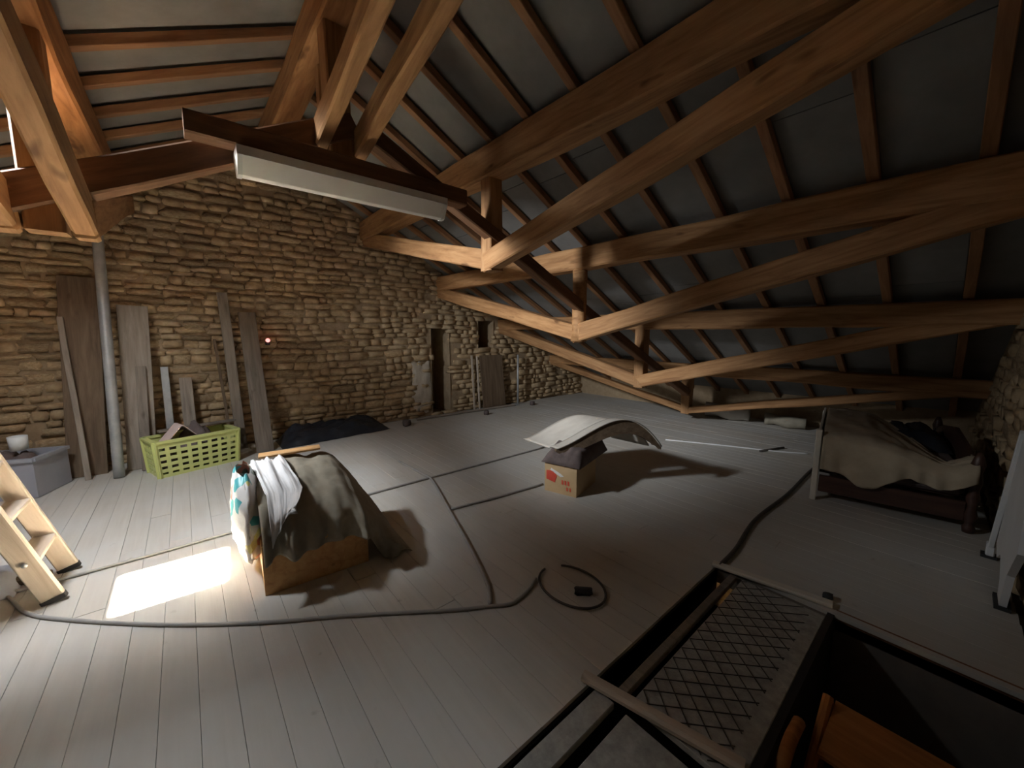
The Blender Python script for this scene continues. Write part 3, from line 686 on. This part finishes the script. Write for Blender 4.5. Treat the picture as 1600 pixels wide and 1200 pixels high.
o = link('floor_plug', stone_mesh(77), 'rubber', None, Matrix.Translation((-1.29, 1.64, 0.017)) @ Matrix.Rotation(0.8, 4, 'Z') @ Matrix.Diagonal((0.10, 0.045, 0.034, 1))); tag(o, 'small dark plug lying inside the hose loop', 'plug')

# ------------------------------------------------------------------ step ladder
t = empty('wooden_ladder', (-3.36, -0.68, 0), 'pale wooden ladder with bare feet beside the sunlit patch', 'ladder')
near_rail = None
ld = Vector((0, -0.30, 1.0)).normalized()
for x in (-3.18, -3.56):
    f0 = Vector((x, -0.675, 0.012)); r = bar('rail', f0, f0 + ld * 1.62, 0.035, 0.095, 'pale_wood', t, up=(0, 1, 0), ch=0.006)
    near_rail = near_rail or r
    bar('foot', f0 - ld * 0.008, f0 + ld * 0.02, 0.04, 0.10, 'rubber', r, up=(0, 1, 0), ch=0.004)
for i in range(5):
    p = Vector((0, -0.675, 0.0)) + ld * (0.27 + 0.26 * i)
    s = boxo('step', (-3.37, p.y, p.z), (0.345, 0.10, 0.024), 'pale_wood', t, bev=0.003)
    link('step_bolt', tube_mesh([(-3.150, p.y, p.z), (-3.164, p.y, p.z)], 0.012, 8), 'galvanised', near_rail)
o = link('cloth_bundle', grid_mesh(heap(-3.72, -3.38, -1.22, -0.86, 0.004, 0.12, 2.0), 14, 14), 'grey_plastic'); tag(o, 'crumpled greyish cloth on the floor behind the ladder', 'cloth')
o = bar('floor_batten', (-3.60, -1.3, 0.03), (-3.50, -0.74, 0.03), 0.05, 0.05, 'brown_board'); tag(o, 'dark batten on the floor behind the ladder foot', 'batten')

# ------------------------------------------------------------------ bed at the right
t = empty('bed', (-0.76, 4.23, 0), 'old bed with white end panel and dark carved end against the stone wall', 'bed', math.radians(9))
PBD = pmat(t); W, D = 0.93, 1.70
def lbox(nm, c, s, mat, bev=0.0, par=t):
    bm = bmesh.new(); bm_box(bm, c, s)
    if bev: bmesh.ops.bevel(bm, geom=bm.edges[:], offset=bev, segments=1, affect='EDGES')
    return link(nm, to_mesh(bm, nm), mat, par, None, I)
lbox('end_panel', (0.0, D / 2, 0.34), (0.022, D - 0.06, 0.52), 'cream_paint', 0.004)
for yy, ph in ((0.02, 0.65), (D - 0.02, 0.56)): lbox('post', (0.0, yy, ph / 2), (0.045, 0.045, ph), 'cream_paint', 0.006)
prof = [(0.030, 0), (0.036, 0.04), (0.022, 0.07), (0.040, 0.13), (0.024, 0.20), (0.038, 0.27), (0.026, 0.33), (0.038, 0.40), (0.026, 0.46), (0.040, 0.53), (0.028, 0.58), (0.012, 0.62)]
for yy in (0.03, D - 0.03): link('turned_post', lathe(prof, 14), 'bed_wood', t, None, Matrix.Translation((W, yy, 0)))
link('carved_end', prism([(0.05, 0.12), (D - 0.05, 0.12), (D - 0.05, 0.50), (D * 0.75, 0.60), (D * 0.5, 0.66), (D * 0.25, 0.60), (0.05, 0.50)], W - 0.015, W + 0.015), 'bed_wood', t, None, I)
lbox('side_rail', (W / 2, 0.03, 0.16), (W - 0.06, 0.03, 0.15), 'bed_wood', 0.005); lbox('side_rail', (W / 2, D - 0.03, 0.20), (W - 0.06, 0.03, 0.15), 'bed_wood', 0.005)
for i in range(7): lbox('slat', (W / 2, 0.18 + 0.22 * i, 0.24), (W - 0.05, 0.09, 0.02), 'bed_wood')
lbox('mattress', (W / 2, D / 2, 0.36), (W - 0.07, D - 0.12, 0.20), 'dark_textile', 0.03)
def blank(u, v):
    x = 0.03 + (W - 0.03) * u
    cut = 0.0 if u < 0.45 else 0.85 * min(1, (u - 0.45) / 0.40)
    drop = 0.27 + 0.10 * math.exp(-((u - 0.33) / 0.13) ** 2) - 0.12 * max(0, min(1, (u - 0.42) / 0.2)) - 0.06 * max(0, u - 0.6)
    hgt = 0.61 - 0.13 * max(0, min(1, (u - 0.35) / 0.45)) + (0.08 * max(0, u - 0.86) / 0.14)
    f = 0.012 * math.sin(u * 37 + 2 * math.sin(9 * u))
    if v < 0.6:
        k = v / 0.6; yb = D - 0.05; yy = (yb * (1 - cut)) * (1 - k) + 0.0 * k
        return (x, yy, hgt + 0.025 * fbm(u * 4, k * 5, 6) + 0.05 * math.sin(PI * k) * (1 - u) - (0.03 if k > 0.97 else 0))
    k = (v - 0.6) / 0.4
    return (x, -0.02 - 0.03 * math.sin(min(1, k * 2) * PI / 2) + f * k, hgt - 0.03 - drop * k + 0.01 * fbm(u * 6, k * 3, 2))
o = link('blanket', grid_mesh(blank, 50, 40, 0.006), 'blanket', None, PBD); tag(o, 'beige blanket thrown over the old bed with a ragged front edge', 'blanket')
def dark_lump(u, v):
    x, yy = 0.50 + 0.40 * u, 0.60 + 0.95 * v; e = max(0, min(1, 5 * u * (1 - u)) * min(1, 5 * v * (1 - v))) ** 0.5
    return (x, yy, 0.462 + e * (0.12 + 0.06 * fbm(u * 4, v * 4, 5)))
o = link('dark_cushion', grid_mesh(dark_lump, 16, 18), 'black_plastic', None, PBD); tag(o, 'dark cushion at the back of the old bed', 'cushion')

# ------------------------------------------------------------------ white folded table against the right wall
t = empty('folded_table', (0.25, 3.7, 0), 'white folded table leaning by the stone wall at the right edge', 'table')
link('table_top', prism([(3.92, 0.15), (3.52, 0.94), (2.95, 0.94), (2.95, 0.45), (3.18, 0.24), (3.28, 0.02), (3.42, 0.02), (3.44, 0.10), (3.60, 0.19), (3.78, 0.10)], 0.262, 0.290), 'white_plastic', t)
bar('leg', (0.245, 4.02, 0.012), (0.262, 3.53, 0.95), 0.028, 0.03, 'white_plastic', t, up=(0, 1, 0), ch=0.004)
link('foot_cap', bin_wall((0.245, 4.02, 0.01), (0.07, 0.07, 0.02)), 'rubber', t); link('foot_cap', bin_wall((0.276, 3.35, 0.01), (0.06, 0.17, 0.02)), 'rubber', t)
boxo('leg_socket', (0.247, 3.99, 0.07), (0.04, 0.05, 0.09), 'white_plastic', t, bev=0.006)

# ------------------------------------------------------------------ hatch covers and battens by the stairs
t = empty('hatch_cover', (-0.56, 1.85, -0.03), 'grey floor hatch cover under rusty wire netting', 'hatch')
lbx = lambda nm, x0, x1, y0, y1, z0, z1, mat, par: boxo(nm, ((x0 + x1) / 2, (y0 + y1) / 2, (z0 + z1) / 2), (x1 - x0, y1 - y0, z1 - z0), mat, par, bev=0.003)
lbx('panel', -0.745, -0.34, 1.28, 2.50, -0.035, -0.008, 'hatch_cover', t)
lbx('rail', -0.815, -0.775, 1.28, 2.50, -0.035, -0.004, 'grey_wood', t)
bm = bmesh.new(); stp = 0.085
for i in range(-6, 16):
    for sgn in (1, -1):
        a0 = 1.28 + i * stp if sgn > 0 else 1.28 + i * stp
        x0, x1 = -0.74, -0.40; y0_ = a0; y1_ = a0 + (x1 - x0) * 0.9 * sgn
        ya, yb = (y0_, y1_)
        t0, t1 = 0.0, 1.0
        if ya != yb:
            for lim, s in ((1.29, 1), (2.49, -1)):
                tt = (lim - ya) / (yb - ya)
                if (ya - lim) * s < 0 and (yb - lim) * s < 0: t0, t1 = 1, 0
                elif (ya - lim) * s < 0: t0 = max(t0, tt)
                elif (yb - lim) * s < 0: t1 = min(t1, tt)
        if t1 - t0 < 0.05: continue
        p, q2 = Vector((x0, ya, -0.005)).lerp(Vector((x1, yb, -0.005)), t0), Vector((x0, ya, -0.005)).lerp(Vector((x1, yb, -0.005)), t1)
        strut(bm, p, q2, 0.003, 0.003, Vector((0, 0, 1)))
tag(link('wire_netting', to_mesh(bm, 'net'), 'dark_cable', t), 'dark diamond wire netting')
t = empty('hatch_cover', (-0.56, 0.75, -0.03), 'plain grey floor panel nearest the camera with two dark slots', 'hatch')
lbx('panel', -0.73, -0.34, 0.27, 1.22, -0.035, -0.008, 'hatch_cover', t)
lbx('rail', -0.875, -0.785, 0.27, 1.22, -0.035, -0.004, 'hatch_cover', t)
o = bar('floor_batten', (-0.935, 1.205, 0.018), (-0.345, 1.345, 0.018), 0.052, 0.036, 'pale_wood'); tag(o, 'pale pinkish batten laid across the hatch slots', 'batten')
o = bar('floor_batten', (-0.92, 2.50, 0.014), (-0.33, 2.60, 0.014), 0.055, 0.026, 'cream_paint'); tag(o, 'flat cream batten at the far end of the netted hatch', 'batten')
o = link('rubber_stopper', stone_mesh(88), 'rubber', None, Matrix.Translation((-0.36, 2.66, 0.018)) @ Matrix.Diagonal((0.045, 0.045, 0.036, 1))); tag(o, 'small dark knob on the floor at the stairwell corner', 'knob')
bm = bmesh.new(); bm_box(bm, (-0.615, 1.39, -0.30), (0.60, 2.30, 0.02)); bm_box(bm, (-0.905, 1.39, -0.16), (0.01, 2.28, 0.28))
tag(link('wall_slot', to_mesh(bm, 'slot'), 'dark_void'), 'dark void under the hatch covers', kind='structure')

# stairwell
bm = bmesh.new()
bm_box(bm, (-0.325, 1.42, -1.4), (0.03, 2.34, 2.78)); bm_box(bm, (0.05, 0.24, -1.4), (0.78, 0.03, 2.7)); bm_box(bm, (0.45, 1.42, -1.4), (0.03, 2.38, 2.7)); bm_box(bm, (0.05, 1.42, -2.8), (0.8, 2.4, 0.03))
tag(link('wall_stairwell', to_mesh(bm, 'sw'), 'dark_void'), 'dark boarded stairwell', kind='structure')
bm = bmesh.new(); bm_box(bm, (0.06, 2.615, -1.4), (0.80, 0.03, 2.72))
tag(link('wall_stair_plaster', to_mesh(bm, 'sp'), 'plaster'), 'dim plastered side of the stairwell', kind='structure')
o = bar('trim_1', (-0.31, 2.592, -0.03), (0.43, 2.592, -0.03), 0.03, 0.06, 'beam_dark'); tag(o, 'dark edge board of the stairwell', kind='structure')
t = empty('wooden_stair', (-0.03, 1.6, -1.2), 'orange-brown wooden stair rising through the dark stairwell', 'stair')
for i in range(5):
    bar('tread', (-0.205, 1.84 - 0.28 * i, -0.07 - 0.20 * i), (0.175, 1.84 - 0.28 * i, -0.07 - 0.20 * i), 0.32, 0.03, 'stair_wood', t)
    bar('riser', (-0.205, 1.98 - 0.28 * i, -0.19 - 0.20 * i), (0.175, 1.98 - 0.28 * i, -0.19 - 0.20 * i), 0.02, 0.20, 'stair_wood', t)
bar('stringer', (-0.225, 2.0, -0.10), (-0.225, 0.62, -1.08), 0.035, 0.24, 'stair_wood', t)
bar('stringer', (0.195, 2.0, -0.10), (0.195, 0.62, -1.08), 0.035, 0.24, 'stair_wood', t)
link('handrail', tube_mesh(spline([(-0.275, 1.72, -0.02), (-0.275, 1.55, -0.02), (-0.275, 1.30, -0.22), (-0.275, 1.0, -0.50)], 6), 0.022, 10), 'stair_wood', t)

# ------------------------------------------------------------------ stored things in the dark under the eaves
for i, (x, yy, l, r, mat, lab) in enumerate(((-2.6, 7.15, 0.7, 0.13, 'pale_sheet', 'pale rolled bundle stored under the low eaves beside the lowest beam'), (-1.75, 7.2, 0.55, 0.10, 'drape', 'drab rolled bundle stored in the dark under the eaves'))):
    pts = [(x + l * (k / 8 - 0.5), yy + 0.03 * math.sin(k), r + 0.002) for k in range(9)]
    o = link('rolled_bundle', tube_mesh(pts, [r * (0.9 + 0.1 * math.cos(k * 1.3)) for k in range(9)], 14), mat); tag(o, lab, 'bundle')
